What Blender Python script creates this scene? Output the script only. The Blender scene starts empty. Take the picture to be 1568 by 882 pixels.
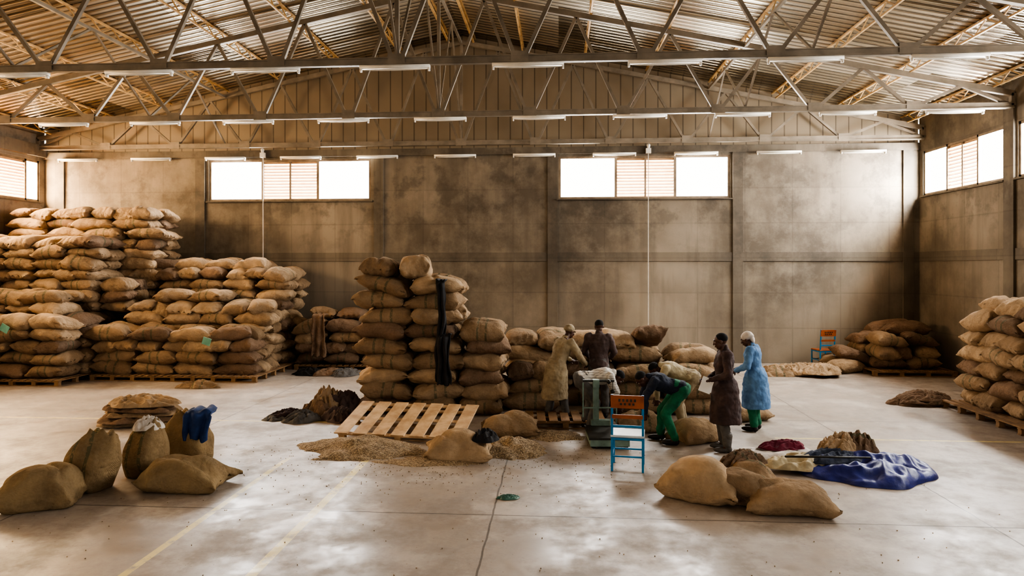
import bpy, math, random
from mathutils import Vector, Matrix, noise
random.seed(7)
V=Vector
scene=bpy.context.scene
COL=scene.collection

def lin(c):
    return tuple(((x/255)/12.92 if x/255<=0.04045 else ((x/255+0.055)/1.055)**2.4) for x in c)+(1.0,)

# ---------------------------------------------------------------- materials
class NT:
    def __init__(s,name):
        s.m=bpy.data.materials.new(name); s.m.use_nodes=True
        s.t=s.m.node_tree; s.n=s.t.nodes; s.l=s.t.links
        s.b=s.n['Principled BSDF']
    def node(s,typ,**kw):
        n=s.n.new(typ)
        for k,v in kw.items(): setattr(n,k,v)
        return n
    def link(s,a,b): s.l.new(a,b)
    def coord(s,scale=None):
        tc=s.node('ShaderNodeTexCoord'); o=tc.outputs['Object']
        if scale:
            mp=s.node('ShaderNodeMapping'); mp.inputs['Scale'].default_value=scale
            s.link(o,mp.inputs['Vector']); o=mp.outputs['Vector']
        return o
    def noise(s,vec,scale,detail=4,rough=.55):
        n=s.node('ShaderNodeTexNoise'); n.inputs['Scale'].default_value=scale
        n.inputs['Detail'].default_value=detail; n.inputs['Roughness'].default_value=rough
        s.link(vec,n.inputs['Vector']); return n.outputs['Fac']
    def ramp(s,fac,stops):
        r=s.node('ShaderNodeValToRGB'); e=r.color_ramp.elements
        e[0].position,e[0].color=stops[0]; e[1].position,e[1].color=stops[-1]
        for p,c in stops[1:-1]:
            x=e.new(p); x.color=c
        s.link(fac,r.inputs['Fac']); return r.outputs['Color']
    def mix(s,fac,a,b,mode='MIX'):
        m=s.node('ShaderNodeMix',data_type='RGBA',blend_type=mode)
        if hasattr(fac,'links'): s.link(fac,m.inputs[0])
        else: m.inputs[0].default_value=fac
        for i,x in ((6,a),(7,b)):
            if hasattr(x,'links'): s.link(x,m.inputs[i])
            else: m.inputs[i].default_value=x
        return m.outputs[2]
    def math(s,op,a,b=0.0,c=None,clamp=False):
        m=s.node('ShaderNodeMath',operation=op); m.use_clamp=clamp
        for i,x in enumerate((a,b) if c is None else (a,b,c)):
            if hasattr(x,'links'): s.link(x,m.inputs[i])
            else: m.inputs[i].default_value=x
        return m.outputs[0]
    def bump(s,h,strength=.3,dist=.02):
        b=s.node('ShaderNodeBump'); b.inputs['Strength'].default_value=strength
        b.inputs['Distance'].default_value=dist
        s.link(h,b.inputs['Height']); s.link(b.outputs['Normal'],s.b.inputs['Normal'])
    def setp(s,**kw):
        for k,v in kw.items():
            i=s.b.inputs[k]
            if hasattr(v,'links'): s.link(v,i)
            else: i.default_value=v
K=(0,0,0,1); W1=(1,1,1,1)

def simple(name,c1,c2=None,rough=.7,metal=0,scale=6,bump=.2,dist=.01):
    t=NT(name); v=t.coord(); c2=c2 or tuple(int(x*.8) for x in c1)
    f=t.noise(v,scale,5)
    t.setp(**{'Base Color':t.ramp(f,[(.3,lin(c2)),(.7,lin(c1))]),'Roughness':rough,'Metallic':metal})
    t.bump(t.noise(v,scale*4,4),bump,dist); return t.m

def burlap(name,ca,cb,stripe=True):
    t=NT(name); v=t.coord()
    oi=t.node('ShaderNodeObjectInfo'); r=oi.outputs['Random']
    base=t.mix(r,lin(ca),lin(cb))
    wo=t.node('ShaderNodeCombineXYZ'); t.link(t.math('MULTIPLY',r,37),wo.inputs[0])
    va=t.node('ShaderNodeVectorMath',operation='ADD'); t.link(v,va.inputs[0]); t.link(wo.outputs[0],va.inputs[1]); vr=va.outputs[0]
    f=t.ramp(t.noise(vr,3.0,5,.6),[(.35,K),(.72,W1)]); base=t.mix(t.math('MULTIPLY',f,.6),base,lin((76,57,40)))
    g=t.noise(vr,40,3); base=t.mix(t.math('MULTIPLY',g,.15),base,lin((222,206,178)))
    if stripe:
        sx=t.node('ShaderNodeSeparateXYZ'); t.link(v,sx.inputs[0])
        ax=t.math('ABSOLUTE',sx.outputs[0])
        band=t.math('LESS_THAN',t.math('ABSOLUTE',t.math('SUBTRACT',ax,.09)),.022)
        sel=t.math('GREATER_THAN',r,.55)
        fad=t.math('GREATER_THAN',t.noise(vr,22,2),.42)
        k=t.math('MULTIPLY',t.math('MULTIPLY',band,sel),t.math('MULTIPLY',fad,.5))
        base=t.mix(k,base,lin((58,78,60)))
    t.setp(**{'Base Color':base,'Roughness':.95,'Specular IOR Level':.1})
    w1=t.node('ShaderNodeTexWave',bands_direction='X'); w1.inputs['Scale'].default_value=45; w1.inputs['Distortion'].default_value=1.5
    w2=t.node('ShaderNodeTexWave',bands_direction='Y'); w2.inputs['Scale'].default_value=45; w2.inputs['Distortion'].default_value=1.5
    t.link(v,w1.inputs[0]); t.link(v,w2.inputs[0])
    h=t.math('MULTIPLY',t.math('ADD',w1.outputs['Fac'],w2.outputs['Fac']),.07)
    cr=t.math('ABSOLUTE',t.math('SUBTRACT',t.noise(vr,4.2,3,.5),.5))
    h=t.math('ADD',h,t.math('MULTIPLY',cr,4.6)); h=t.math('ADD',h,t.math('MULTIPLY',t.noise(vr,11,3,.5),.9))
    t.bump(h,.75,.035)
    return t.m

M={}
M['burlap']=burlap('burlap',(184,156,124),(136,110,84))
M['burlap_dark']=burlap('burlap_dark',(130,102,82),(98,76,62))
M['burlap_olive']=burlap('burlap_olive',(156,132,96),(130,107,76),True)
M['steel']=simple('painted_steel',(142,130,114),(110,100,86),.5,.2,3,.05)
M['joist']=simple('joist_warm_lit',(190,154,104),(142,112,72),.5,.1,3,.05)  # yellow of the warm light on the joists is put into this colour
M['wood']=simple('pallet_wood',(212,184,148),(170,138,104),.8,0,5,.3)
M['wood_old']=simple('pallet_wood_aged',(146,114,80),(108,82,56),.85,0,5,.3)
M['louver']=simple('louver_wood',(228,192,152),(200,160,120),.6,0,5,.1)
M['frame']=simple('window_frame_paint',(140,122,100),(106,90,72),.6,0,5,.1)
M['lampbody']=simple('lamp_enamel',(224,218,206),(206,200,188),.45,0,5,.02)
M['skin']=simple('skin_brown',(88,58,44),(70,44,34),.5,0,12,.05)
M['hair']=simple('hair_black',(22,18,16),(12,10,9),.9,0,60,.5)
M['white']=simple('eye_white',(205,198,188),None,.4)
M['navy']=simple('navy_cloth',(40,48,68),(26,31,44),.85,0,8,.4)
M['black']=simple('black_cloth',(36,32,32),(20,18,18),.85,0,8,.4)
M['green']=simple('green_cloth',(30,120,84),(18,84,60),.8,0,8,.4)
M['khaki']=simple('khaki_cloth',(160,144,116),(124,108,84),.85,0,8,.4)
M['maroon']=simple('dark_brown_cloth',(76,57,53),(50,37,35),.85,0,8,.4)
M['brown']=simple('brown_shirt_cloth',(88,70,64),(62,48,45),.85,0,8,.4)
M['bluecoat']=simple('blue_coat_cloth',(100,138,176),(70,104,142),.85,0,8,.4)
M['beige']=simple('beige_cloth',(190,176,146),(154,140,112),.85,0,8,.4)
M['grey']=simple('grey_cloth',(102,98,94),(74,70,66),.85,0,8,.4)
M['whitecloth']=simple('white_cloth',(212,204,194),(166,156,146),.85,0,8,.4)
M['pinkcloth']=simple('crimson_cloth',(116,28,50),(82,16,34),.85,0,8,.4)
M['bluejacket']=simple('blue_jacket_cloth',(36,62,110),(22,41,78),.85,0,8,.4)
M['tarp']=simple('blue_tarp_plastic',(52,62,136),(30,35,88),.42,0,6,.4)
M['paper']=simple('paper_white',(235,232,225),(220,215,205),.7,0,6,.02)
M['tag']=simple('green_tag_plastic',(126,180,158),(100,152,132),.5,0,6,.05)
M['chairblue']=simple('blue_paint',(40,136,186),(24,104,152),.4,.1,6,.05)
M['chairwood']=simple('orange_wood',(166,92,48),(130,66,32),.5,0,6,.05)
M['formica']=simple('seat_laminate',(205,214,218),(170,182,190),.35,0,6,.05)
M['scale']=simple('green_scale_paint',(132,154,140),(98,116,106),.5,.2,6,.1)
M['metaldark']=simple('dark_metal',(70,68,62),(44,42,38),.5,.6,6,.1)
M['boot']=simple('shoe_leather',(44,36,32),(28,22,20),.6,0,10,.2)
M['bootgrey']=simple('rubber_boot',(92,86,80),(66,62,58),.6,0,10,.2)
M['plastic']=simple('teal_plastic',(84,124,110),(50,88,76),.4,0,10,.2)
M['cable']=simple('cable_white',(215,208,195),(190,180,165),.6,0,10,.02)
t=NT('plaid_cloth'); v=t.coord()
wa=t.node('ShaderNodeTexWave',bands_direction='X'); wa.inputs['Scale'].default_value=9
wb=t.node('ShaderNodeTexWave',bands_direction='Z'); wb.inputs['Scale'].default_value=9
t.link(v,wa.inputs[0]); t.link(v,wb.inputs[0])
t.setp(**{'Base Color':t.mix(t.math('MULTIPLY',t.math('ADD',wa.outputs['Fac'],wb.outputs['Fac']),.45),lin((214,208,196)),lin((136,130,124))),'Roughness':.85})
M['plaid']=t.m
t=NT('coffee_beans'); v=t.coord(); vo=t.node('ShaderNodeTexVoronoi'); vo.inputs['Scale'].default_value=70; t.link(v,vo.inputs['Vector'])
sp=t.node('ShaderNodeSeparateColor'); t.link(vo.outputs['Color'],sp.inputs[0])
t.setp(**{'Base Color':t.ramp(sp.outputs[0],[(0,lin((108,88,66))),(.5,lin((146,124,96))),(1,lin((184,162,130)))]),'Roughness':.85})
t.bump(t.math('SUBTRACT',1,vo.outputs['Distance']),.8,.02); M['beans']=t.m
def wallmat(name,dark,mid,light):
    t=NT(name); v=t.coord()
    big=t.noise(v,.28,4,.5); med=t.noise(v,1.1,7,.7)
    st=t.noise(t.coord((1.8,1.8,.22)),1.1,5,.6)
    c=t.ramp(big,[(.36,lin(dark)),(.5,lin(mid)),(.66,lin(light))])
    c=t.mix(t.math('MULTIPLY',t.ramp(med,[(.42,K),(.66,W1)]),.5),c,lin(light))
    c=t.mix(t.math('MULTIPLY',t.ramp(st,[(.46,K),(.64,W1)]),.45),c,lin(dark))
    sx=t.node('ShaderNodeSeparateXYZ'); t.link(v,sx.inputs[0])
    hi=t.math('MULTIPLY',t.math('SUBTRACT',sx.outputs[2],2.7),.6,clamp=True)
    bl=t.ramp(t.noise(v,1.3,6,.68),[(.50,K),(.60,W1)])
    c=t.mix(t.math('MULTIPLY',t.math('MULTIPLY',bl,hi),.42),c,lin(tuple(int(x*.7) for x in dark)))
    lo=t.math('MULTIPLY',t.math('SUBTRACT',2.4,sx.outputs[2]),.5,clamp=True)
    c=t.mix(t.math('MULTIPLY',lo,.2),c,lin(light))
    br=t.node('ShaderNodeTexBrick'); br.offset=0
    br.inputs['Scale'].default_value=1; br.inputs['Mortar Size'].default_value=.03; br.inputs['Mortar Smooth'].default_value=1
    br.inputs['Brick Width'].default_value=1.3; br.inputs['Row Height'].default_value=.98
    br.inputs['Color1'].default_value=W1; br.inputs['Color2'].default_value=(.82,.82,.82,1); br.inputs['Mortar'].default_value=(.68,.68,.68,1)
    mp=t.node('ShaderNodeCombineXYZ'); t.link(t.math('ADD',sx.outputs[0],sx.outputs[1]),mp.inputs[0]); t.link(sx.outputs[2],mp.inputs[1]); t.link(mp.outputs[0],br.inputs['Vector'])
    c=t.mix(.6,c,br.outputs['Color'],'MULTIPLY')
    t.setp(**{'Base Color':c,'Roughness':.8}); t.bump(med,.25,.03); return t.m
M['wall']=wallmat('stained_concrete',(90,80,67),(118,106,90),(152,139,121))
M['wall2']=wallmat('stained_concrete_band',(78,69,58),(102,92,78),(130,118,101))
t=NT('floor_concrete'); v=t.coord(); sx=t.node('ShaderNodeSeparateXYZ'); t.link(v,sx.inputs[0]); X,Y=sx.outputs[0],sx.outputs[1]
big=t.noise(v,.3,6,.6); med=t.noise(v,1.3,8,.72); fine=t.noise(v,14,4)
c=t.ramp(big,[(.3,lin((132,119,107))),(.55,lin((156,144,132))),(.75,lin((180,168,156)))])
c=t.mix(t.math('MULTIPLY',t.ramp(med,[(.46,K),(.64,W1)]),.6),c,lin((106,93,81)))
c=t.mix(t.math('MULTIPLY',t.ramp(t.noise(v,.9,6,.7),[(.52,K),(.62,W1)]),.4),c,lin((198,188,176)))
c=t.mix(t.math('MULTIPLY',fine,.2),c,lin((184,174,162)))
def joint(coord,off,per,w):
    a=t.math('DIVIDE',t.math('SUBTRACT',coord,off),per)
    a=t.math('SUBTRACT',a,t.math('ROUND',a)); a=t.math('ABSOLUTE',a)
    return t.math('LESS_THAN',a,w/per)
wob=t.math('MULTIPLY',t.noise(v,3,2),.03)
j=t.math('MAXIMUM',joint(t.math('ADD',X,wob),-.7,5.2,.010),joint(t.math('ADD',Y,wob),7.4,4.9,.011))
c=t.mix(t.math('MULTIPLY',j,.75),c,lin((66,56,47)))
worn=t.ramp(t.noise(v,5,5,.7),[(.34,K),(.50,W1)])
def strip(coord,pos,w): return t.math('LESS_THAN',t.math('ABSOLUTE',t.math('SUBTRACT',coord,pos)),w)
yl=t.math('MAXIMUM',strip(X,-3.8,.04),strip(X,-2.68,.05)); yl=t.math('MULTIPLY',yl,t.math('LESS_THAN',Y,9.4))
y2=t.math('MULTIPLY',strip(Y,11.0,.03),t.math('GREATER_THAN',X,3.4))
y2=t.math('MAXIMUM',y2,t.math('MULTIPLY',strip(Y,11.6,.03),t.math('LESS_THAN',X,-4.)))
c=t.mix(t.math('MULTIPLY',t.math('MULTIPLY',t.math('MAXIMUM',yl,y2),worn),.8),c,lin((218,200,132)))
vo=t.node('ShaderNodeTexVoronoi'); vo.inputs['Scale'].default_value=16; t.link(v,vo.inputs['Vector'])
sp=t.node('ShaderNodeSeparateColor'); t.link(vo.outputs['Color'],sp.inputs[0])
dens=t.ramp(t.noise(v,.6,4,.6),[(.38,(.03,.03,.03,1)),(.7,(.45,.45,.45,1))])
speck=t.math('MULTIPLY',t.math('LESS_THAN',vo.outputs['Distance'],.10),t.math('LESS_THAN',sp.outputs[0],dens))
c=t.mix(t.math('MULTIPLY',speck,.6),c,lin((92,76,58)))
t.setp(**{'Base Color':c,'Roughness':t.ramp(med,[(.38,(.28,.28,.28,1)),(.6,(.58,.58,.58,1))]),'Specular IOR Level':.42})
t.bump(t.math('ADD',t.math('MULTIPLY',med,.8),t.math('MULTIPLY',speck,.3)),.2,.02); M['floor']=t.m
t=NT('roof_sheet_metal'); v=t.coord(); sx=t.node('ShaderNodeSeparateXYZ'); t.link(v,sx.inputs[0])
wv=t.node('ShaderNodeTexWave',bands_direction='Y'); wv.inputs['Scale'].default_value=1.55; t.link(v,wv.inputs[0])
sheet=t.node('ShaderNodeTexWhiteNoise',noise_dimensions='2D'); cb=t.node('ShaderNodeCombineXYZ')
t.link(t.math('FLOOR',t.math('DIVIDE',sx.outputs[1],1.0)),cb.inputs[0]); t.link(t.math('FLOOR',t.math('DIVIDE',sx.outputs[0],4.2)),cb.inputs[1]); t.link(cb.outputs[0],sheet.inputs[0])
c=t.mix(sheet.outputs['Value'],lin((146,132,110)),lin((240,230,210)))
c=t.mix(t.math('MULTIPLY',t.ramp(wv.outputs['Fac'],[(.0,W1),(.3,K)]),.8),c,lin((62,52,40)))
t.setp(**{'Base Color':c,'Metallic':.9,'Roughness':t.math('ADD',.16,t.math('MULTIPLY',sheet.outputs['Value'],.18))})
t.bump(wv.outputs['Fac'],.7,.05); M['roof']=t.m
t=NT('gable_sheet_metal'); v=t.coord()
wv=t.node('ShaderNodeTexWave',bands_direction='X',wave_profile='SAW'); wv.inputs['Scale'].default_value=.9; t.link(v,wv.inputs[0])
c=t.mix(t.ramp(wv.outputs['Fac'],[(.0,W1),(.12,K)]),lin((148,133,112)),lin((60,50,40)))
c=t.mix(t.math('MULTIPLY',t.noise(v,1.2,5),.4),c,lin((98,85,70)))
t.setp(**{'Base Color':c,'Roughness':.55,'Metallic':.2}); t.bump(wv.outputs['Fac'],.5,.03); M['gable']=t.m

# ---------------------------------------------------------------- mesh builder
class MB:
    def __init__(s): s.v=[]; s.f=[]; s.mi=[]; s.mats=[]
    def _m(s,key):
        if key not in s.mats: s.mats.append(key)
        return s.mats.index(key)
    def add(s,vs,fs,key):
        o=len(s.v); s.v+= [tuple(p) for p in vs]; i=s._m(key)
        for f in fs: s.f.append(tuple(o+k for k in f)); s.mi.append(i)
    def box(s,c,size,key,R=None):
        hx,hy,hz=size[0]/2,size[1]/2,size[2]/2; c=V(c)
        P=[V((x,y,z)) for x in(-hx,hx) for y in(-hy,hy) for z in(-hz,hz)]
        if R: P=[R@p for p in P]
        s.add([c+p for p in P],[(0,1,3,2),(4,6,7,5),(0,4,5,1),(2,3,7,6),(0,2,6,4),(1,5,7,3)],key)
    def bx(s,x0,x1,y0,y1,z0,z1,key): s.box(((x0+x1)/2,(y0+y1)/2,(z0+z1)/2),(x1-x0,y1-y0,z1-z0),key)
    def bar(s,p0,p1,w,h,key,up=V((0,0,1))):
        p0,p1=V(p0),V(p1); d=p1-p0; L=d.length
        if L<1e-5: return
        d.normalize()
        if abs(d.dot(up))>.98: up=V((0,1,0))
        x=d.cross(up).normalized(); z=x.cross(d)
        R=Matrix((x,d,z)).transposed()
        s.box((p0+p1)/2,(w,L,h),key,R)
    def ell(s,c,r,key,R=None,ns=16,nr=10):
        c=V(c); vs=[]; fs=[]
        for i in range(nr+1):
            th=math.pi*i/nr
            for j in range(ns):
                ph=2*math.pi*j/ns
                p=V((r[0]*math.sin(th)*math.cos(ph),r[1]*math.sin(th)*math.sin(ph),r[2]*math.cos(th)))
                if i in(0,nr) and j>0: continue
                vs.append(c+(R@p if R else p))
        idx=lambda i,j: 0 if i==0 else (1+(nr-1)*ns if i==nr else 1+(i-1)*ns+j%ns)
        for i in range(nr):
            for j in range(ns):
                a,b,cc,d=idx(i,j),idx(i+1,j),idx(i+1,j+1),idx(i,j+1)
                if i==0: fs.append((a,b,cc))
                elif i==nr-1: fs.append((a,b,d))
                else: fs.append((a,b,cc,d))
        s.add(vs,fs,key)
    def loft(s,rings,key,ns=24):
        vs=[];fs=[]
        for c,rx,ry,ax,ay in rings:
            for j in range(ns):
                a=2*math.pi*j/ns; vs.append(V(c)+ax*rx*math.cos(a)+ay*ry*math.sin(a))
        n=len(rings)
        for i in range(n-1):
            for j in range(ns):
                k=(j+1)%ns; fs.append((i*ns+j,i*ns+k,(i+1)*ns+k,(i+1)*ns+j))
        fs.append(tuple(range(ns))[::-1]); fs.append(tuple((n-1)*ns+j for j in range(ns)))
        s.add(vs,fs,key)
    def tcap(s,p0,r0,p1,r1,key,ns=14):
        p0,p1=V(p0),V(p1); d=(p1-p0)
        if d.length<1e-5: return
        d.normalize(); u=V((1,0,0)) if abs(d.x)<.9 else V((0,1,0))
        ax=(u-d*u.dot(d)).normalized(); ay=d.cross(ax)
        s.loft([(p0,r0,r0,ax,ay),(p1,r1,r1,ax,ay)],key,ns)
        s.ell(p0,(r0,)*3,key,None,12,8); s.ell(p1,(r1,)*3,key,None,12,8)
    def obj(s,name,smooth=False,parent=None,loc=None,rot=None):
        me=bpy.data.meshes.new(name); me.from_pydata(s.v,[],s.f); me.update()
        for k in s.mats: me.materials.append(M[k])
        me.polygons.foreach_set('material_index',s.mi)
        if smooth: me.polygons.foreach_set('use_smooth',[True]*len(me.polygons))
        o=bpy.data.objects.new(name,me); COL.objects.link(o)
        if parent: o.parent=parent
        if loc: o.location=loc
        if rot: o.rotation_euler=rot
        import bmesh
        bm=bmesh.new(); bm.from_mesh(me); bmesh.ops.recalc_face_normals(bm,faces=bm.faces); bm.to_mesh(me); bm.free()
        return o
def empty(name,loc=(0,0,0),rot=(0,0,0)):
    e=bpy.data.objects.new(name,None); COL.objects.link(e); e.location=loc; e.rotation_euler=rot; e.empty_display_size=.2
    return e
def bevel(o,w=.006):
    m=o.modifiers.new('bevel','BEVEL'); m.width=w; m.segments=2; m.limit_method='ANGLE'

# ---------------------------------------------------------------- shell
XL,XR,YB,YF=-15.4,9.9,19.5,-5.0
XC=(XL+XR)/2; HW=(XR-XL)/2; SL=.2055
def zr(x): return 9.05-SL*abs(x-XC)
ZW0,ZW1=4.62,5.83
b=MB(); b.bx(XL-.2,XR+.2,YF,YB+.2,-.2,0,'floor'); b.obj('floor')
def side_wall(name,x0,x1,wins,top):
    b=MB(); b.bx(x0,x1,YF,YB,0,ZW0,'wall'); b.bx(x0,x1,YF,YB,ZW1,top,'wall')
    ys=[YF]+[y for w in wins for y in w]+[YB]
    for i in range(0,len(ys),2): b.bx(x0,x1,ys[i],ys[i+1],ZW0,ZW1,'wall')
    o=b.obj(name)
sw=[(.3,3.75),(4.2,7.65),(8.1,11.55),(12.0,15.45),(15.9,19.3)]
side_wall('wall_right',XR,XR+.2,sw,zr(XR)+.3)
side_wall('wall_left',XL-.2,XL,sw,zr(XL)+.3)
bw=[(-10.3,-5.44),(0,4.8)]
b=MB(); b.bx(XL-.2,XR+.2,YB,YB+.2,0,ZW0,'wall'); b.bx(XL-.2,XR+.2,YB,YB+.2,ZW1,6.05,'wall')
xs=[XL-.2]+[x for w in bw for x in w]+[XR+.2]
for i in range(0,len(xs),2): b.bx(xs[i],xs[i+1],YB,YB+.2,ZW0,ZW1,'wall')
b.obj('wall_back')
b=MB()
for x0,x1 in ((XL-.2,-10.5),(-6.3,1.2),(5.4,XR+.2)): b.bx(x0,x1,YF-.2,YF,0,4.4,'wall')
b.bx(XL-.2,XR+.2,YF-.2,YF,4.4,6.2,'wall')
b.add([(XL-.2,YF-.1,6.2),(XR+.2,YF-.1,6.2),(XR+.2,YF-.1,zr(XR)+.3),(XC,YF-.1,zr(XC)+.3),(XL-.2,YF-.1,zr(XL)+.3)],[(0,1,2,3,4)],'gable')
b.obj('wall_front_added')  # unseen wall, added with door gaps to hold back frontal sky light
b=MB()
b.bx(XL,XR,YB-.03,YB,2.85,3.1,'wall2')
b.obj('trim_1')
b=MB()
for x in (-14.9,-10.55,-5.2,-.17,5.0,9.6): b.bx(x-.14,x+.14,YB-.05,YB,0,5.9,'wall2')
b.obj('trim_2')
b=MB(); b.bx(XL,XR,YB-.06,YB,5.9,6.1,'wall2'); b.obj('trim_3')
b=MB()
for y in (15.68,11.78,7.88,3.98):
    b.bx(XR-.06,XR,y-.17,y+.17,0,6.4,'wall2')
b.bx(XR-.03,XR,YF,YB-.06,2.85,3.1,'wall2')
b.obj('trim_4')
b=MB()
for y in (15.68,11.78,7.88,3.98):
    b.bx(XL,XL+.06,y-.17,y+.17,0,6.4,'wall2')
b.bx(XL,XL+.12,YF,YB-.06,5.95,6.3,'wall2')
b.obj('trim_5')
b=MB(); n=8
b.add([(XL,YB+.05,6.05),(XR,YB+.05,6.05),(XR,YB+.05,zr(XR)+.3),(XC,YB+.05,zr(XC)+.3),(XL,YB+.05,zr(XL)+.3)],[(0,1,2,3,4)],'gable')
b.obj('wall_back_gable')
b=MB(); ov=.3
for sx_,xe in ((1,XR+ov),(-1,XL-ov)):
    z0=zr(XC)+.3; z1=zr(xe)+.3; yf=YF-.3
    b.add([(XC,yf,z0),(xe,yf,z1),(xe,YB+.3,z1),(XC,YB+.3,z0),(XC,yf,z0+.05),(xe,yf,z1+.05),(xe,YB+.3,z1+.05),(XC,YB+.3,z0+.05)],
          [(0,1,2,3),(4,7,6,5),(0,4,5,1),(1,5,6,2),(2,6,7,3),(3,7,4,0)],'roof')
b.obj('ceiling')
b=MB()
for k in range(-7,8):
    x=XC+k*1.74
    if k==0: continue
    z=zr(x)+.06; zt=z+.2
    b.bar((x,YF,z),(x,YB,z),.04,.035,'joist'); b.bar((x,YF,zt),(x,YB,zt),.06,.035,'joist')
    y=YF; up=True
    while y<YB-.35:
        b.bar((x,y,z if up else zt),(x,y+.35,zt if up else z),.022,.022,'joist'); y+=.35; up=not up
for dxx in (-.35,.35):
    x=XC+dxx; z=zr(x)+.06
    b.bar((x,YF,z),(x,YB,z),.05,.05,'joist'); b.bar((x,YF,z+.2),(x,YB,z+.2),.05,.05,'joist')
b.obj('roof_purlin')
TY=[19.2,15.55,11.5,7.6,3.7]; ZB=6.2
def truss(y):
    b=MB(); xl,xr=XL+.05,XR-.05
    b.bar((xl,y,ZB),(xr,y,ZB),.1,.13,'steel')
    b.bar((xl,y-.055,ZB+.05),(xr,y-.055,ZB+.05),.03,.02,'steel'); b.bar((xl,y-.055,ZB-.05),(xr,y-.055,ZB-.05),.03,.02,'steel')
    for s_,xe in ((1,xr),(-1,xl)): b.bar((XC,y,zr(XC)),(xe,y,zr(xe)),.1,.12,'steel')
    N=12; dx=(xr-xl)/N
    for i in range(N+1):
        xb=xl+i*dx
        if 0<i<N: b.box((xb,y-.06,ZB+.02),(.3,.012,.2),'steel')
        for sgn in (-1,1):
            xt=xb+sgn*dx/2
            if xl<xt<xr: b.bar((xb+sgn*.08,y,ZB+.03),(xt,y,zr(xt)-.03),.065,.065,'steel')
        if i==N//2: b.bar((xb,y,ZB),(xb,y,zr(xb)),.07,.07,'steel')
    b.bar((xl,y,ZB),(xl,y,zr(xl)),.1,.1,'steel'); b.bar((xr,y,ZB),(xr,y,zr(xr)),.1,.1,'steel')
    return b.obj('roof_truss')
for y in TY: truss(y)
b=MB()
for i in range(len(TY)-1):
    ya,yb=TY[i],TY[i+1]
    for x in (XC-6.9,XC,XC+6.9):
        b.bar((x,ya,ZB+.05),(x,(ya+yb)/2,zr(x)),.04,.04,'steel'); b.bar((x,yb,ZB+.05),(x,(ya+yb)/2,zr(x)),.04,.04,'steel')
        b.bar((x,ya,zr(x)-.02),(x,yb,zr(x)-.02),.06,.06,'steel')
b.obj('roof_brace')
e=empty('fluorescent_lamp_row')
lm=MB(); lm.bx(-.6,.6,-.05,.05,0,.05,'lampbody'); lm.ell((0,0,-.02),(.56,.016,.016),'lampbody'); lm.bx(-.6,-.57,-.03,.03,-.05,.0,'lampbody'); lm.bx(.57,.6,-.03,.03,-.05,0,'lampbody')
lmo=lm.obj('lamp_batten',True); lmo.parent=e; first=True
for yy,zz,xs0,cnt in ((11.42,6.06,-9.55,9),(15.47,6.06,-14.0,11),(19.36,5.85,-14.25,11),(7.5,6.06,-9.55,9),(3.6,6.06,-9.55,9)):
    for i in range(cnt):
        x=xs0+i*2.26
        if first: lmo.location=(x,yy,zz); first=False; continue
        o=bpy.data.objects.new('lamp_batten',lmo.data); COL.objects.link(o); o.parent=e; o.location=(x,yy,zz)
wn=0
def window(p0,p1,inward,louver_rng):
    global wn; wn+=1
    b=MB(); p0=V(p0+(0,)); p1=V(p1+(0,)); d=(p1-p0); L=d.length; d.normalize()
    P=lambda s,z,o=0: p0+d*s+V((0,0,z))+V(inward+(0,))*o
    for z in (ZW0+.03,ZW1-.03): b.bar(P(0,z,-.06),P(L,z,-.06),.07,.06,'frame')
    for s in (.03,louver_rng[0],louver_rng[1],L-.03): b.bar(P(s,ZW0,-.06),P(s,ZW1,-.06),.07,.06,'frame')
    mid=(louver_rng[0]+louver_rng[1])/2; b.bar(P(mid,ZW0,-.06),P(mid,ZW1,-.06),.05,.05,'frame')
    n=13
    for i in range(n):
        z=ZW0+.08+(ZW1-ZW0-.16)*i/(n-1)
        a=P(louver_rng[0],z,-.09); c=P(louver_rng[1],z,-.09)
        nrm=V(inward+(0,)); up=(V((0,0,1))*.8+nrm*-.6).normalized()
        b.bar(a,c,.012,.085,'louver',up=up)
    b.bar(P(-.06,ZW0-.02,.03),P(L+.06,ZW0-.02,.03),.1,.04,'wall2')
    b.obj('window_%d'%wn)
for x0,x1 in bw: window((x0,YB),(x1,YB),(0,-1),(1.62,3.28))
for y0,y1 in sw: window((XR,y0),(XR,y1),(-1,0),(1.02,2.3))
for y0,y1 in sw: window((XL,y0),(XL,y1),(1,0),(.9,2.9))

def arealight(name,loc,rot,sx_,sy_,power,col,portal=False):
    l=bpy.data.lights.new(name,'AREA'); l.shape='RECTANGLE'; l.size=sx_; l.size_y=sy_; l.energy=power; l.color=col
    if portal: l.cycles.is_portal=True
    o=bpy.data.objects.new(name,l); COL.objects.link(o); o.location=loc; o.rotation_euler=rot
for x0,x1 in bw: arealight('daylight_back',((x0+x1)/2,YB+.5,5.3),(math.radians(-90),0,0),5.2,1.7,1150,(.95,.97,1))
for i,(y0,y1) in enumerate(sw):
    arealight('daylight_right',(XR+.5,(y0+y1)/2,5.3),(0,math.radians(90),0),1.7,3.8,(200,300,600,1050,2300)[i],(.93,.96,1))
    arealight('daylight_left',(XL-.5,(y0+y1)/2,5.3),(0,math.radians(-90),0),1.7,3.8,(200,300,550,1100,2800)[i],(1,.74,.46))
for x in (-8.4,3.3): arealight('added_door_portal',(x,YF-.25,2.2),(math.radians(90),0,0),4.2,4.4,10,(1,1,1),True)  # sky sampling portals at the added door gaps behind the camera
w=bpy.data.worlds.new('sky'); scene.world=w; w.use_nodes=True
bg=w.node_tree.nodes['Background']; bg.inputs[0].default_value=(1,.975,.945,1); bg.inputs[1].default_value=3.8

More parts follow.
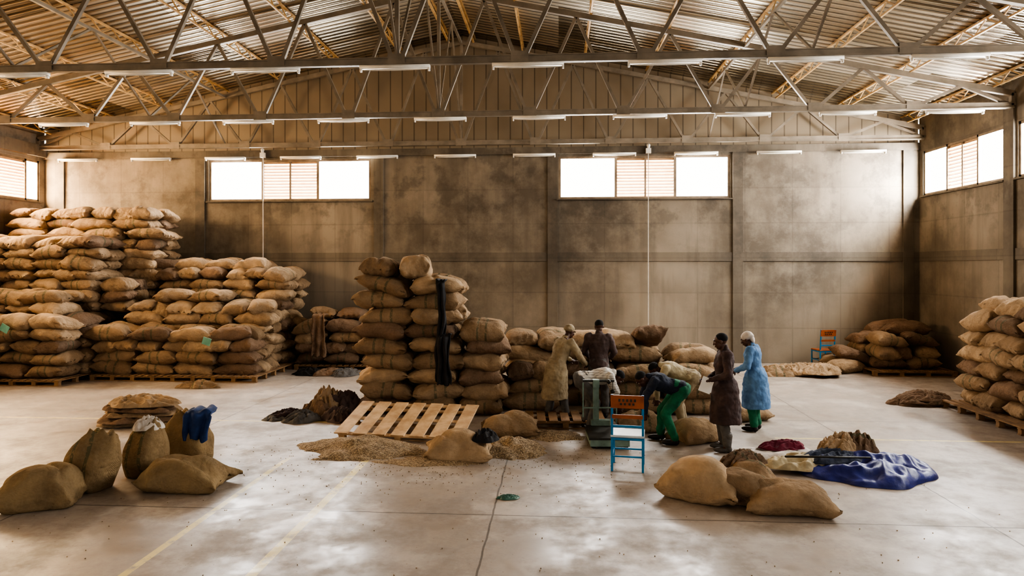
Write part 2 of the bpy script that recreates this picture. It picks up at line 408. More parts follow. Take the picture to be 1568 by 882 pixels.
for x in (-8.62,2.52):
    b=MB(); b.bar((x,YB-.08,.3 if x<0 else .2),(x,YB-.08,5.95),.02,.02,'cable'); b.box((x,YB-.1,5.95),(.14,.1,.14),'lampbody')
    b.tcap((x,YB-.12,6.0),.03,(x,YB-.12,6.1),.05,'lampbody'); b.obj('wall_conduit')

# ---------------------------------------------------------------- sacks
def pillow(name,L=.48,Wd=.31,T=.165,seed=0,key='burlap',amp=.035,p=3.6,ear=.07,floor=None):
    nx,ny=34,22; vs=[]; fs=[]; idx={}
    off=V((seed*13.7,seed*5.1,seed*9.3)); rnd=random.Random(seed)
    sk=rnd.uniform(-.1,.1); fat=rnd.uniform(-.22,.22); dent=V((rnd.uniform(-.7,.7)*L,rnd.uniform(-.5,.5)*Wd,0)); da=rnd.uniform(0,3.14)
    for s_ in (1,-1):
        for i in range(nx+1):
            for j in range(ny+1):
                rim=i in(0,nx) or j in(0,ny)
                if s_==-1 and rim: idx[(s_,i,j)]=idx[(1,i,j)]; continue
                u=math.sin(math.pi/2*(2*i/nx-1)); v_=math.sin(math.pi/2*(2*j/ny-1))
                pr=(max(0,1-abs(u)**p)*max(0,1-abs(v_)**(p*.85)))**.5
                x=L*u*(1-ear*(1-v_*v_)*abs(u)**3); y=Wd*v_*(1-.12*u**4+.07*(u**8)*abs(v_)**6)+sk*u*.1
                z=s_*T*pr*(1+fat*u)
                z+=.018*math.sin(v_*13+seed+2*u)*abs(u)**4*(1 if pr>0 else .0)
                z+=.008*math.sin(u*11+seed)*abs(v_)**4
                q=(x-dent.x)*math.cos(da)+(y-dent.y)*math.sin(da)
                z-=s_*T*.20*math.exp(-(q/.045)**2)*pr
                z-=.035*u*u
                P=V((x,y,z)); n1=noise.noise_vector(P*2.4+off); n2=noise.noise_vector(P*6+off)
                P+=n1*amp*1.15+n2*amp*.45
                if rim: P.z+=.02*math.sin(u*5+seed)
                if floor is not None and P.z<-floor: P.z=-floor-.002*(P.z+floor)
                idx[(s_,i,j)]=len(vs); vs.append(P)
    for s_ in (1,-1):
        for i in range(nx):
            for j in range(ny):
                f=(idx[(s_,i,j)],idx[(s_,i+1,j)],idx[(s_,i+1,j+1)],idx[(s_,i,j+1)])
                fs.append(f if s_==1 else f[::-1])
    me=bpy.data.meshes.new(name); me.from_pydata(vs,[],fs); me.materials.append(M[key])
    me.polygons.foreach_set('use_smooth',[True]*len(me.polygons)); me.update(); return me
SK=[pillow('sack_mesh',seed=i,T=.165+.012*(i%3)) for i in range(14)]
SKD=[pillow('sack_dark_mesh',seed=30+i,T=.165,key='burlap_dark') for i in range(5)]
def put(mesh,name,parent,loc,rot=(0,0,0),scale=(1,1,1)):
    o=bpy.data.objects.new(name,mesh); COL.objects.link(o); o.parent=parent; o.location=loc; o.rotation_euler=rot; o.scale=scale; return o
RH=.275
def fill(e,x0,x1,y0,y1,r0,r1,base=0,pat=(0,0,1),dark=.15,jit=.035):
    jit*=1.5
    for r in range(r0,r1):
        ori=pat[r%len(pat)]; cx,cy=(.93,.6) if ori==0 else (.6,.93)
        nx=max(1,round((x1-x0)/cx)); ny=max(1,round((y1-y0)/cy))
        sx_,sy_=(x1-x0)/nx,(y1-y0)/ny; sh=random.uniform(-.1,.1)
        for i in range(nx):
            for j in range(ny):
                if not(i in(0,nx-1) or j in(0,ny-1) or r>=r1-1): continue
                x=x0+(i+.5)*sx_+sh*(1 if nx>1 else .5)+random.uniform(-jit,jit); y=y0+(j+.5)*sy_+random.uniform(-jit,jit)
                a=random.gauss(0,.09)+(math.pi if random.random()<.5 else 0)
                lx,ly=(sx_,sy_) if ori==0 else (sy_,sx_)
                dk=random.random()<dark
                top=(r==r1-1)
                put(random.choice(SKD if dk else SK),'sack',e,(x,y,base+.16+r*RH+random.uniform(-.012,.012)),
                    (random.gauss(0,.07),random.gauss(0,.07)*(2 if top else 1),a+(math.pi/2 if ori else 0)),
                    (lx/.93*random.uniform(.98,1.06),ly/.6*random.uniform(.98,1.07),random.uniform(.96,1.12)))
e=empty('burlap_sack_stack',(0,0,0))
fill(e,-3.67,-1.8,12.2,13.4,0,9,pat=(0,0,0),dark=.15,jit=.028)
put(SK[3],'sack',e,(-3.3,12.62,.155+9*RH+.05),(0,.05,1.45),(.85,.95,1.2)); put(SK[5],'sack',e,(-2.66,12.62,.155+9*RH+.05),(0,.05,1.7),(.85,.95,1.2))
fill(e,-1.8,-1.0,12.25,13.4,0,6,pat=(0,0,0),dark=.2)
fill(e,-1.0,2.1,13.3,14.5,0,5,pat=(0,1,0),dark=.2)
fill(e,2.1,3.0,13.0,14.3,0,4,pat=(0,1,0),dark=.2)
fill(e,-1.0,.0,12.75,13.3,0,3,pat=(0,0,1),dark=.35)
fill(e,.9,2.9,12.5,13.1,0,3,pat=(0,0,0),dark=.25)
e=empty('burlap_sack_stack')
fill(e,-15.0,-10.9,17.7,19.1,0,15,base=.14,jit=.06)
fill(e,-15.0,-11.7,16.4,17.7,0,12,base=.14,jit=.06)
fill(e,-11.7,-11.0,16.7,17.7,5,8,base=.14)
fill(e,-14.6,-11.3,14.8,16.3,0,5,base=.14,jit=.05)
fill(e,-13.8,-11.9,15.4,16.4,5,7,base=.14)
e=empty('burlap_sack_stack')
fill(e,-11.2,-7.2,15.6,16.5,0,4,base=.1,jit=.05)
fill(e,-10.9,-7.2,16.5,17.6,0,6,base=.14,jit=.05)
fill(e,-10.3,-8.5,16.7,17.5,6,7,base=.14,jit=.05)
fill(e,-12.6,-7.2,17.6,19.1,0,9,base=.14,jit=.05)
fill(e,-11.2,-7.9,17.9,19.0,9,10,base=.1,jit=.05)
e=empty('burlap_sack_stack')
fill(e,-6.9,-4.3,17.5,19.0,0,4,base=0.14,pat=(0,1,0),dark=.4,jit=.06)
fill(e,-6.6,-5.3,17.8,18.9,4,5,base=0.14,pat=(0,1,0),dark=.4,jit=.06)
e=empty('burlap_sack_stack')
fill(e,7.6,9.35,9.3,13.6,0,6,base=.14,pat=(0,1,0,1),jit=.045)
fill(e,7.8,9.35,9.3,13.3,6,7,base=.14,pat=(0,),jit=.045)
e=empty('burlap_sack_stack')
fill(e,7.8,9.35,17.5,18.95,0,3,base=.14,pat=(0,1,0),dark=.3,jit=.07)
fill(e,8.3,9.35,17.9,18.85,3,4,base=.14,pat=(0,1,0),dark=.3,jit=.07)
put(SK[1],'sack',e,(7.3,18.0,.16),(0,.05,.6)); put(SK[4],'sack',e,(7.4,18.7,.16),(0,.1,-.3)); put(SKD[2],'sack',e,(7.6,18.3,.42),(.1,.3,.2))

def pallet(name,loc,rot,w=1.2,d=1.0,key='wood',n=7):
    b=MB()
    for i in range(n):
        x=-w/2+.05+(w-.1)*i/(n-1); b.box((x,0,.13),(w/n*.78,d,.022),key)
    for y in (-d/2+.05,0,d/2-.05):
        b.box((0,y,.108),(w,.09,.02),key)
        for x in (-w/2+.06,0,w/2-.06): b.box((x,y,.06),(.1,.09,.078),key)
        b.box((0,y,.011),(w,.09,.02),key)
    o=b.obj(name,loc=loc,rot=rot); bevel(o,.004); return o
def pallet_row(name,x0,x1,y0,y1,key='wood_old'):
    b=MB(); n=int((x1-x0)/.16)
    for i in range(n):
        x=x0+.06+(x1-x0-.12)*i/(n-1); b.box((x,(y0+y1)/2,.126),(.1,y1-y0,.022),key)
    m=max(3,round((y1-y0)/.55)+1)
    for k in range(m):
        y=y0+.05+(y1-y0-.1)*k/(m-1); b.box(((x0+x1)/2,y,.104),(x1-x0,.09,.02),key); b.box(((x0+x1)/2,y,.011),(x1-x0,.09,.02),key)
        for i in range(int((x1-x0)/.5)+1):
            x=x0+.06+(x1-x0-.12)*i/max(1,int((x1-x0)/.5)); b.box((x,y,.058),(.1,.09,.074),key)
    o=b.obj(name); return o
pallet_row('wooden_pallet',-15.1,-11.2,14.6,19.2); pallet_row('wooden_pallet',-11.05,-7.0,15.4,19.2)
pallet_row('wooden_pallet',-6.9,-4.3,17.4,19.0); pallet_row('wooden_pallet',7.35,9.6,9.2,13.7); pallet_row('wooden_pallet',7.7,9.7,17.3,19.1)
pallet('wooden_pallet',(-2.42,10.98,.10),(math.radians(13),0,math.radians(-6)),1.95,1.2,'wood',7)
pallet('wooden_pallet',(.1,11.75,0),(0,0,0.05),1.3,.8,'wood_old',7)

def single(x,y,rz,L,Wd,T,seed,key='burlap',tilt=0,name='burlap_sack',fl=.55):
    me=pillow('sack_mesh',L,Wd,T,seed,key,.06,2.5,.14,T*fl); o=put(me,name,None,(x,y,T*fl+.003),(0,tilt,rz)); return o
single(-.79,11.0,.15,.47,.32,.23,51)
single(2.1,10.78,.5,.36,.3,.23,52)
single(1.35,11.45,.1,.4,.3,.2,53)
single(3.35,12.4,.3,.35,.3,.17,54)
def upright(name,x,y,h,r,seed,key='burlap_olive',lean=(0,0),rz=0):
    vs=[];fs=[];n=48;m=30; off=V((seed*3.3,seed,0))
    for i in range(m+1):
        t_=i/m; z=h*t_
        prof=.80+.32*math.sin(math.pi*min(1,t_*1.12+.05))**.8
        if t_>.80: prof*=1-((t_-.80)/.20)**1.3*.42
        if i==0: prof*=.92
        rr=r*prof; fx=1.1+.12*t_; fy=1-.5*max(0,(t_-.5)/.5)**1.5
        for j in range(n):
            a=2*math.pi*j/n; ca,sa=math.cos(a),math.sin(a)
            q=(abs(ca)**2.7+abs(sa)**2.7)**(-1/2.7)
            wr=1+.05*math.sin(a*8+seed+3*t_)*t_**2.5+.02*math.sin(t_*14+2*a)*(1-t_)
            P=V((ca*q*rr*fx*wr,sa*q*rr*fy*wr,z)); N_=noise.noise_vector(P*3.5+off)*.055*(1 if i else .3)
            P+=V((N_.x,N_.y,N_.z if i else 0)); P.x+=lean[0]*t_*t_; P.y+=lean[1]*t_*t_
            if i==m: P.z+=.04*math.sin(a*5+seed)
            vs.append(P)
    for i in range(m):
        for j in range(n):
            k=(j+1)%n; fs.append((i*n+j,i*n+k,(i+1)*n+k,(i+1)*n+j))
    c0=len(vs); vs.append(V((0,0,0))); vs.append(V((lean[0],lean[1],h-.06)))
    for j in range(n):
        k=(j+1)%n; fs.append((k,j,c0)); fs.append((m*n+j,m*n+k,c0+1))
    me=bpy.data.meshes.new(name); me.from_pydata(vs,[],fs); me.materials.append(M[key]); me.polygons.foreach_set('use_smooth',[True]*len(me.polygons))
    o=put(me,name,None,(x,y,0),(0,0,rz)); return o
upright('burlap_sack',-5.68,7.9,.68,.225,3,lean=(.18,.0),rz=.1)
upright('burlap_sack',-5.34,8.5,.68,.21,4,lean=(.04,0),rz=-.1)
upright('burlap_sack',-5.1,9.15,.68,.235,5,lean=(-.04,0))
single(-5.85,7.37,.3,.42,.31,.28,61,'burlap_olive')
single(-4.58,8.08,-.05,.52,.33,.24,62,'burlap_olive')
single(1.72,8.15,-.5,.46,.33,.29,63,'burlap')
single(2.2,8.15,.95,.44,.3,.27,64,'burlap')
single(2.55,7.8,-.12,.5,.3,.22,65,'burlap')
single(-1.42,9.62,.05,.5,.33,.23,66,'burlap')

def mound(name,x,y,w,d,h,seed):
    vs=[];fs=[];n=50; off=V((seed*7,0,0))
    for i in range(n+1):
        for j in range(n+1):
            u,v_=2*i/n-1,2*j/n-1; r=math.hypot(u,v_)
            k=noise.noise(V((u*1.5,v_*1.5,0))+off)+.4*noise.noise(V((u*6,v_*6,0))+off)
            hh=max(0,1-r/(0.82+.35*k))
            z=h*hh**.8*(1+.5*noise.noise(V((u*4,v_*4,3))+off))-.004
            vs.append((u*w/2,v_*d/2,z if hh>0 else -.01))
    for i in range(n):
        for j in range(n):
            a=i*(n+1)+j; f=(a,a+n+1,a+n+2,a+1)
            if max(vs[q][2] for q in f)>-.005: fs.append(f)
    me=bpy.data.meshes.new(name); me.from_pydata(vs,[],fs); me.materials.append(M['beans']); me.polygons.foreach_set('use_smooth',[True]*len(fs))
    return put(me,name,None,(x,y,.006))
mound('coffee_bean_mound',-2.85,9.85,2.2,1.4,.2,1); mound('coffee_bean_mound',-.7,10.0,1.3,1.15,.2,2); mound('coffee_bean_mound',-.1,10.9,1.2,.9,.08,3); mound('coffee_bean_mound',-1.75,9.35,1.7,.55,.05,4)
b=MB()
for i in range(900):
    if i<680: x=random.gauss(-1.5,1.4); y=random.gauss(9.5,.7)
    else: x=random.uniform(-6,5); y=random.uniform(5.2,10)
    a=random.random()*3.14; R=Matrix.Rotation(a,3,'Z'); b.ell((x,y,.005),(.007,.0055,.005),'beans',R,6,4)
b.obj('scattered_coffee_beans',True)

def heap(name,x,y,w,d,h,seed,key,rz=0,z=0,fold=5,flat=.5,parent=None,n=64):
    vs=[];fs=[]; off=V((seed*5.3,seed*2.1,0))
    rg=lambda q: 1-math.sqrt(q*q+.006)*2.3
    def rad(a): return .8+.28*noise.noise(V((math.cos(a)*1.3,math.sin(a)*1.3,seed*3.1)))+.08*math.sin(a*7+seed)*noise.noise(V((a,seed,0)))*2
    for i in range(n+1):
        for j in range(n+1):
            u,v_=2*i/n-1,2*j/n-1
            du=u*math.sqrt(1-v_*v_/2); dv=v_*math.sqrt(1-u*u/2); r=math.hypot(du,dv); a=math.atan2(dv,du)
            R_=rad(a); px,py=du*R_,dv*R_
            wv_=noise.noise_vector(V((px*2,py*2,0))+off)*.35
            f1=rg(noise.noise(V((px*fold*.35+wv_.x,py*fold*.7+wv_.y,seed))))
            f2=rg(noise.noise(V((px*fold*.9+wv_.y,py*fold*.6+wv_.x,seed+9))))
            f3=rg(noise.noise(V((px*fold*2.0+wv_.x*2,py*fold*1.5+wv_.y,seed+19))))
            env=max(0,1-r**4)**.5*(flat+(1-flat)*max(0,1-r*r))
            z_=h*env*(.3+.46*f1+.22*f2+.08*f3)
            vs.append((px*w/2*1.2,py*d/2*1.2,max(.004,z_)))
    for i in range(n):
        for j in range(n):
            a=i*(n+1)+j; fs.append((a,a+n+1,a+n+2,a+1))
    me=bpy.data.meshes.new(name); me.from_pydata(vs,[],fs); me.materials.append(M[key]); me.polygons.foreach_set('use_smooth',[True]*len(fs))
    return put(me,name,parent,(x,y,z),(0,0,rz))
e=empty('empty_sack_pile',(-7.2,11.4,0))
for i in range(5): heap('empty_sack',random.uniform(-.08,.08),random.uniform(-.06,.06),1.6-.1*i,1.15-.08*i,.18,100+i,'burlap_dark' if i%2 else 'burlap',random.uniform(-.3,.3),i*.08,5,.75,e)
e=empty('empty_sack_pile',(5.95,17.4,0))
for i in range(5): heap('empty_sack',-.5+.25*i,random.uniform(-.2,.2),1.2,.8,.28,110+i,'burlap',random.uniform(-.5,.5),.02*i,6,.6,e)
e=empty('empty_sack_pile',(7.0,13.9,0))
for i in range(3): heap('empty_sack',.1*i,random.uniform(-.1,.1),1.1,.7,.18,120+i,'burlap_dark',random.uniform(-.4,.4),.05*i,6,.7,e)
e=empty('clothes_pile',(-4.3,11.95,0))
for i,k in enumerate(['maroon','burlap_dark','brown','grey','brown','burlap','grey']):
    heap('garment',(-.55,.0,.45,-.2,.35,.1,-.7)[i],(0,.1,-.15,-.25,.3,.25,-.15)[i],(.8,.9,.8,.7,.9,.8,.5)[i],.55,(.18,.36,.28,.22,.5,.6,.1)[i],130+i,k,random.uniform(-.7,.7),0,6,.4,e)
e=empty('clothes_pile',(-5.8,16.7,0))
for i,k in enumerate(['black','burlap_dark','grey']): heap('garment',(-.4,.1,.5)[i],0,.9,.6,.2,140+i,k,i*.5,0,6,.6,e)
heap('empty_sack',-8.0,14.75,1.0,.5,.2,150,'burlap',.1)
heap('blue_tarp',4.05,9.35,1.85,1.5,.28,160,'tarp',.15,0,4,.75,None,96)
e=empty('clothes_pile',(3.35,10.05,0))
heap('garment',-.1,0,1.3,.9,.12,161,'whitecloth',.1,0,4,.85,e); heap('garment',-.1,.05,.7,.35,.14,162,'pinkcloth',.2,.08,4,.6,e)
e=empty('clothes_pile',(4.0,9.6,0))
heap('garment',-.1,.1,.75,.55,.3,163,'burlap',.5,.16,5,.5,e); heap('garment',.15,.15,.6,.5,.28,164,'burlap_dark',1.2,.18,5,.5,e); heap('garment',-.8,-.3,1.0,.6,.18,165,'beige',.3,.06,5,.6,e); heap('garment',-.35,-.2,.9,.55,.14,166,'navy',.3,.14,5,.6,e)
heap('draped_empty_sack',2.25,8.45,.7,.4,.2,167,'burlap_dark',.5,.31,5,.5)
heap('clothes_bundle',-1.05,9.6,.42,.32,.2,170,'black',.4,.24,3.5,.5)
heap('white_cloth_bundle',-5.3,8.5,.40,.32,.2,171,'whitecloth',.4,.60,4,.5)
heap('teal_plastic_wrapper',-.59,7.93,.28,.14,.05,173,'plastic',.2,0,8,.7)
b=MB(); b.tcap((2.9,8.95,.27),.014,(3.9,8.85,.30),.012,'metaldark'); b.obj('metal_rod',True)

def drape(name,x,y,ztop,w,h,key,seed,lip=.25,rz=0,ragged=.1,th=.02):
    vs=[];fs=[];nx,nz=26,60
    for j in range(nz+1):
        s_=j/nz*(h+lip)
        for i in range(nx+1):
            u=2*i/nx-1
            wn_=1+.35*noise.noise(V((s_*2.2,seed*3,0)))
            px=u*w/2*wn_+.06*noise.noise(V((s_*1.8,5,seed)))+.03*noise.noise(V((u,s_*3,seed)))
            fold=.03*math.sin(u*7+seed+s_*2.2)+.045*noise.noise(V((u*2,s_*4,seed)))
            if s_<lip: py=lip-s_; pz=.02+fold*.6
            else:
                py=-.03-.02*math.sin(s_*4)+fold; pz=-(s_-lip)
                if s_>h*.85: pz+=ragged*noise.noise(V((u*2,seed,0)))
            vs.append((px,py,pz))
    for j in range(nz):
        for i in range(nx):
            a=j*(nx+1)+i; fs.append((a,a+1,a+nx+2,a+nx+1))
    me=bpy.data.meshes.new(name); me.from_pydata(vs,[],fs); me.materials.append(M[key]); me.polygons.foreach_set('use_smooth',[True]*len(fs))
    o=put(me,name,None,(x,y,ztop),(0,0,rz)); m=o.modifiers.new('s','SOLIDIFY'); m.thickness=th; return o
drape('black_jacket',-2.08,12.06,2.42,.15,1.75,'black',1,.2)
drape('black_jacket',-2.02,12.0,1.45,.22,.85,'black',2,.1)
drape('brown_jacket',-6.2,17.35,1.42,.34,1.05,'burlap_dark',3,.2)
drape('blue_jacket',-4.90,8.96,.70,.32,.34,'bluejacket',4,.3,rz=.15)
b=MB()
for (x,y,z,r) in ((-12.5,14.62,1.3,.5),(-8.2,15.42,.95,.3),(-4.75,17.25,1.0,.2)):
    b.box((x,y,z),(.2,.012,.17),'tag',Matrix.Rotation(r,3,'Y'))
b.obj('stack_label_tag')

def chair(loc,rz,seat='formica'):
    e=empty('chair',loc,(0,0,rz)); w=.2
    f=MB()
    for x in (-w,w):
        f.bar((x,-.2,0),(x,-.19,.44),.03,.03,'chairblue'); f.bar((x,-.19,.44),(x*1.0,-.24,1.02),.03,.03,'chairblue'); f.bar((x,.2,0),(x,.2,.45),.03,.03,'chairblue')
        f.bar((x,-.2,.2),(x,.2,.2),.022,.022,'chairblue'); f.bar((x,-.2,.43),(x,.2,.43),.025,.03,'chairblue')
    for y in (-.2,.2): f.bar((-w,y,.43),(w,y,.43),.025,.03,'chairblue'); f.bar((-w,y,.2),(w,y,.2),.022,.022,'chairblue')
    f.bar((-w,-.21,.6),(w,-.21,.6),.02,.03,'chairblue')
    o=f.obj('frame',parent=e); bevel(o,.004)
    s=MB(); s.box((0,0,.465),(.44,.43,.03),seat); o=s.obj('seat',parent=e); bevel(o,.01)
    s=MB(); s.box((0,-.245,.93),(.43,.022,.17),'chairwood',Matrix.Rotation(.08,3,'X')); s.box((0,-.225,.73),(.4,.018,.05),'chairwood')
    for dx in (-.1,-.05,0,.05,.1): s.box((dx,-.262,.95),(.026,.004,.035),'metaldark')
    for dx in (-.08,-.03,.03,.08): s.box((dx,-.258,.90),(.026,.004,.028),'metaldark')
    s.obj('backrest',parent=e)
chair((.93,9.25,0),math.radians(-8)); chair((7.1,18.9,0),math.radians(12),'chairwood')

e=empty('platform_scale',(.74,10.55,0),(0,0,.05))
s=MB(); s.box((0,0,.09),(.58,.8,.1),'scale'); s.box((0,0,.155),(.62,.84,.03),'metaldark')
for x in(-.24,.24):
    for y in (-.33,.33): s.tcap((x,y-.02,.04),.04,(x,y+.02,.04),.04,'metaldark')
s.box((-.05,.44,.16),(.3,.12,.18),'scale'); s.obj('platform',parent=e)
s=MB(); s.box((-.12,.46,.5),(.09,.08,.72),'scale'); s.box((-.08,.46,.87),(.5,.05,.03),'metaldark'); s.box((-.12,.46,.83),(.1,.12,.12),'scale'); s.tcap((.08,.42,.86),.035,(.08,.5,.86),.035,'metaldark')
s.bar((.15,.46,.87),(.15,.46,.72),.01,.01,'metaldark'); s.ell((.15,.46,.70),(.04,.04,.03),'metaldark'); s.bar((-.33,.40,.3),(-.33,.40,.85),.02,.02,'scale'); s.bar((.2,.40,.2),(.2,.40,.6),.02,.02,'scale'); s.bar((-.33,.4,.45),(.2,.4,.45),.02,.02,'scale'); s.obj('column',parent=e)

# ---------------------------------------------------------------- people
tex=bpy.data.textures.new('cloth_folds','CLOUDS'); tex.noise_scale=.11; tex.noise_depth=2
def finish(o,vox,smooth_it=3,disp=0):
    m=o.modifiers.new('r','REMESH'); m.mode='VOXEL'; m.voxel_size=vox; m.use_smooth_shade=True
    if smooth_it: s=o.modifiers.new('s','SMOOTH'); s.iterations=smooth_it; s.factor=.5
    if disp:
        d=o.modifiers.new('d','DISPLACE'); d.texture=tex; d.strength=disp; d.texture_coords='GLOBAL'; d.mid_level=.5
def hand(e,wr,d,n,side,curl=.6):
    d=V(d).normalized(); n=V(n); n=(n-d*n.dot(d)).normalized(); s_=d.cross(n)*side
    b=MB(); R=Matrix((s_,d,n)).transposed(); wr=V(wr)
    b.ell(wr+d*.045,(.042,.056,.018),'skin',R); b.tcap(wr-d*.03,.026,wr+d*.02,.027,'skin')
    for k,(ox,L) in enumerate(((-.031,.072),(-.010,.082),(.011,.076),(.031,.060))):
        p=wr+d*.085+s_*ox; a=0.15
        for seg in (.42,.33,.25):
            a+=curl*(.9 if seg>.4 else .8); q=p+(d*math.cos(a)+n*math.sin(a))*L*seg
            b.tcap(p,.0092,q,.0085,'skin',8); p=q
    p=wr+d*.025-s_*.035; q=p+(d*.6-s_*.7+n*.25).normalized()*.035; r=q+(d*.85-s_*.1+n*.5).normalized()*.03
    b.tcap(p,.013,q,.011,'skin',8); b.tcap(q,.0105,r,.0085,'skin',8)
    o=b.obj('hand',True,parent=e); finish(o,.0045,1)
def person(name,loc,fwd,P,outfit):
    rz=math.atan2(-fwd[0],fwd[1]); e=empty(name,loc,(0,0,rz)); X1=V((1,0,0))
    pel,che,hd=V(P['pel']),V(P['che']),V(P['head'])
    sp=(che-pel).normalized(); fr=V((0,sp.z,-sp.y))
    sh={1:che+X1*.175,-1:che-X1*.175}; hip={1:pel+X1*.095-sp*.02,-1:pel-X1*.095-sp*.02}
    el={1:V(P['elR']),-1:V(P['elL'])}; ha={1:V(P['haR']),-1:V(P['haL'])}
    kn={1:V(P['knR']),-1:V(P['knL'])}; an={1:V(P['anR']),-1:V(P['anL'])}
    def torso(b,k,g,key):
        Ls=(che-pel).length
        prof=[(-.16,.10,.08),(-.1,.155,.112),(0,.165,.118),(.18,.15,.108),(.4,.14,.10),(.62,.16,.112),(.8,.18,.118),(.93,.185,.105),(1.03,.15,.08),(1.1,.075,.06)]
        b.loft([(pel+sp*(t_*Ls)+fr*(.015*math.sin(t_*3)),rx+g,ry+g,X1,fr) for t_,rx,ry in prof],key)
    b=MB(); torso(b,0,0,'skin')
    nb=che+sp*.04; b.tcap(nb,.062,hd-(hd-nb).normalized()*.05,.052,'skin')
    for s_ in (1,-1):
        b.tcap(sh[s_],.056,el[s_],.042,'skin'); b.tcap(el[s_],.041,ha[s_],.027,'skin')
        b.tcap(hip[s_],.085,kn[s_],.056,'skin'); b.tcap(kn[s_],.054,an[s_],.036,'skin'); b.ell(an[s_]+V((0,.06,-.04)),(.042,.12,.035),'skin')
    o=b.obj('body',True,parent=e); finish(o,.014,3)
    f=V(P.get('face',(0,1,-.1))).normalized(); up=V((0,0,1)) if abs(f.z)<.9 else V((0,-1,0))
    if 'hup' in P: up=V(P['hup'])
    rt=f.cross(up).normalized(); up=rt.cross(f); R=Matrix((rt,f,up)).transposed()
    H=lambda x,y,z: hd+R@V((x,y,z))
    b=MB(); b.ell(H(0,-.012,.03),(.074,.093,.085),'skin',R,20,14); b.ell(H(0,.02,-.035),(.06,.068,.075),'skin',R,20,14)
    b.ell(H(0,.04,-.085),(.034,.036,.026),'skin',R); b.tcap(H(0,.088,.01),.009,H(0,.103,-.028),.014,'skin',8); b.ell(H(0,.09,.03),(.05,.012,.01),'skin',R)
    b.ell(H(0,.088,-.058),(.024,.010,.006),'skin',R); b.ell(H(0,.086,-.069),(.021,.010,.006),'skin',R)
    for s_ in (1,-1): b.ell(H(s_*.076,-.01,-.005),(.01,.02,.032),'skin',R); b.ell(H(s_*.04,.07,-.02),(.022,.016,.02),'skin',R)
    b.tcap(H(0,-.02,-.05),.05,hd*.35+nb*.65,.055,'skin')
    o=b.obj('head',True,parent=e); finish(o,.006,2)
    b=MB()
    for s_ in (1,-1): b.ell(H(s_*.03,.078,.005),(.011,.008,.006),'white',R,10,8); b.ell(H(s_*.03,.0835,.005),(.005,.004,.005),'hair',R,8,6)
    b.obj('eyes',True,parent=e)
    b=MB(); b.ell(H(0,-.022,.045),(.079,.092,.08),'hair',R,20,14)
    o=b.obj('hair',True,parent=e); finish(o,.007,1,.006)
    if outfit.get('wrap'):
        b=MB(); k=outfit['wrap']; b.ell(H(0,-.022,.05),(.087,.102,.082),k,R,20,14); b.ell(H(0,-.03,.03),(.09,.104,.05),k,R,20,14)
        if outfit.get('brim'): b.ell(H(0,.06,.035),(.07,.075,.012),k,R)
        else: b.ell(H(0,-.09,-.02),(.06,.035,.075),k,R)
        o=b.obj('headwear',True,parent=e); finish(o,.008,1,.015)
    coat='hem' in P; g=.82 if coat else 1
    tk=outfit['trousers']; b=MB()
    b.loft([(pel+sp*t_,rx*g,ry*g,X1,fr) for t_,rx,ry in ((-.13,.11,.1),(-.08,.175,.135),(0,.182,.134),(.1,.165,.122),(.14,.158,.118))],tk)
    for s_ in (1,-1):
        b.tcap(hip[s_],.102*g,kn[s_],.078,tk); b.tcap(kn[s_],.077,an[s_]+V((0,0,.03)),.066,tk)
    o=b.obj('trousers',True,parent=e); finish(o,.013,3,.03)
    b=MB(); sk=outfit.get('shoe','boot')
    for s_ in (1,-1):
        b.ell(an[s_]+V((0,.07,-an[s_].z+.042)),(.045,.135,.042),sk); b.ell(an[s_]+V((0,-.02,-an[s_].z+.05)),(.042,.05,.05),sk); b.tcap(an[s_]+V((0,-.01,-.02)),.045,an[s_]+V((0,0,outfit.get('bt',.03))),.05 if not outfit.get('bt') else .075,sk)
    o=b.obj('shoes',True,parent=e); finish(o,.009,2)
    ck=outfit['top']; b=MB(); torso(b,0,.022,ck)
    for s_ in (1,-1):
        b.ell(sh[s_],(.075,.075,.07),ck)
        b.tcap(sh[s_],.072,el[s_],.062,ck)
        if not outfit.get('short'): b.tcap(el[s_],.058,el[s_].lerp(ha[s_],.93),.044,ck)
    b.tcap(che,.085,nb+sp*.035,.064,ck)
    if coat:
        hem=V(P['hem']); pr=[]
        st=pel+sp*.14
        for i in range(9):
            q=i/8; c_=st.lerp(hem,q); wv_=.172+.035*min(1,q*4)+.045*q; dv_=.135+.045*min(1,q*4)+.05*q
            ay=fr.lerp(V((0,1,0)),min(1,q*2)).normalized(); pr.append((c_,wv_,dv_,X1,ay))
        b.loft(pr,ck)
    o=b.obj('coat' if coat else 'shirt',True,parent=e); finish(o,.012,3,.045)
    for s_ in (1,-1):
        d=(ha[s_]-el[s_]); hand(e,ha[s_],P.get('hd',d),P.get('hn',(-s_,.3,0)),s_,P.get('curl',.45))
    return e
leg=dict(knR=(.11,.03,.49),knL=(-.11,.03,.49),anR=(.12,-.02,.09),anL=(-.12,-.02,.09))
person('man_in_khaki_coat',(-.02,12.1,0),(.75,.65),dict(pel=(0,-.06,.92),che=(0,.16,1.36),head=(0,.29,1.53),face=(0,1,-.45),elR=(.3,.28,1.1),haR=(.2,.5,.95),elL=(-.3,.25,1.12),haL=(-.2,.5,.98),
  knR=(.11,.04,.49),knL=(-.11,-.02,.49),anR=(.13,.08,.09),anL=(-.13,-.1,.09),hem=(0,-.08,.38)),dict(top='khaki',trousers='grey',wrap='khaki',brim=True))
person('man_in_brown_shirt',(.72,12.3,0),(.1,1),dict(leg,pel=(0,-.02,.93),che=(0,.03,1.44),head=(0,.07,1.62),face=(-.3,1,-.3),elR=(.27,.06,1.17),haR=(.2,.28,1.05),elL=(-.27,.06,1.17),haL=(-.2,.28,1.05)),dict(top='brown',trousers='grey'))
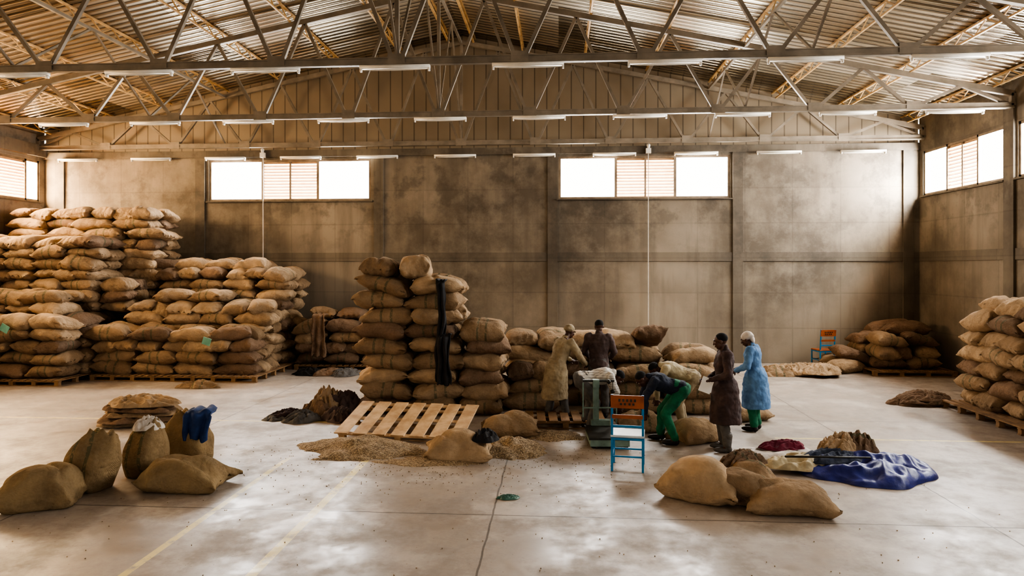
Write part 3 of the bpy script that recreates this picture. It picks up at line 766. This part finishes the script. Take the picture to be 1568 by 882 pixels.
person('man_in_plaid_shirt',(.52,11.35,0),(1,.1),dict(pel=(0,-.14,.84),che=(0,.3,.92),head=(0,.47,.86),face=(0,.55,-.83),hup=(0,.83,.55),elR=(.2,.4,.66),haR=(.14,.45,.42),elL=(-.2,.42,.66),haL=(-.14,.5,.42),
  knR=(.13,.08,.47),knL=(-.13,.02,.47),anR=(.14,-.02,.09),anL=(-.14,-.06,.09)),dict(top='plaid',trousers='grey',short=True))
person('man_in_navy_shirt',(1.62,10.62,0),(-1,.05),dict(pel=(0,-.24,.82),che=(0,.16,.97),head=(0,.34,.96),face=(0,.6,-.8),hup=(0,.8,.6),elR=(.2,.3,.72),haR=(.14,.32,.46),elL=(-.2,.3,.72),haL=(-.14,.3,.46),
  knR=(.13,.02,.48),knL=(-.13,.0,.46),anR=(.16,.04,.09),anL=(-.16,-.14,.09)),dict(top='navy',trousers='green'))
person('man_in_beige_shirt',(2.0,11.5,0),(-1,.15),dict(pel=(0,-.2,.86),che=(0,.22,1.02),head=(0,.4,.97),face=(0,.6,-.8),hup=(0,.8,.6),elR=(.2,.34,.76),haR=(.14,.38,.5),elL=(-.2,.34,.76),haL=(-.14,.36,.5),
  knR=(.13,.0,.48),knL=(-.13,.02,.48),anR=(.14,-.08,.09),anL=(-.14,-.04,.09)),dict(top='beige',trousers='khaki'))
pe=person('man_in_dark_coat',(2.42,10.2,0),(-1,.0),dict(leg,pel=(0,-.02,.93),che=(0,-.01,1.42),head=(0,.05,1.60),face=(.25,1,-.2),elR=(.26,-.02,1.14),haR=(.13,.2,1.03),elL=(-.26,.0,1.14),haL=(-.12,.22,1.05),hem=(0,-.02,.42),
  hd=(0,.8,-.3)),dict(top='maroon',trousers='grey',shoe='bootgrey',bt=.16))
b=MB(); b.box((-.13,.28,.98),(.012,.17,.22),'paper',Matrix.Rotation(.35,3,'X')); b.box((-.118,.27,.98),(.006,.16,.2),'paper',Matrix.Rotation(.2,3,'X')); b.obj('papers',parent=pe)
person('worker_in_blue_coat',(3.22,11.5,0),(-.85,.45),dict(leg,pel=(0,-.03,.88),che=(0,.03,1.34),head=(0,.12,1.49),face=(.1,1,-.4),elR=(.27,.05,1.08),haR=(.17,.27,.98),elL=(-.27,.05,1.08),haL=(-.17,.27,.98),hem=(0,-.03,.38)),dict(top='bluecoat',trousers='green',wrap='whitecloth'))

# ---------------------------------------------------------------- camera
cam=bpy.data.cameras.new('camera'); cam.lens=24; cam.sensor_width=36; cam.shift_y=-.021
co=bpy.data.objects.new('camera',cam); COL.objects.link(co); co.location=(0,0,2.7); co.rotation_euler=(math.radians(90),0,math.radians(3.9)); scene.camera=co
scene.view_settings.view_transform='AgX'
try: scene.view_settings.look='AgX - High Contrast'
except Exception: pass
scene.view_settings.exposure=.3
try:
    scene.view_settings.use_white_balance=True
    scene.view_settings.white_balance_temperature=6900
except Exception: pass
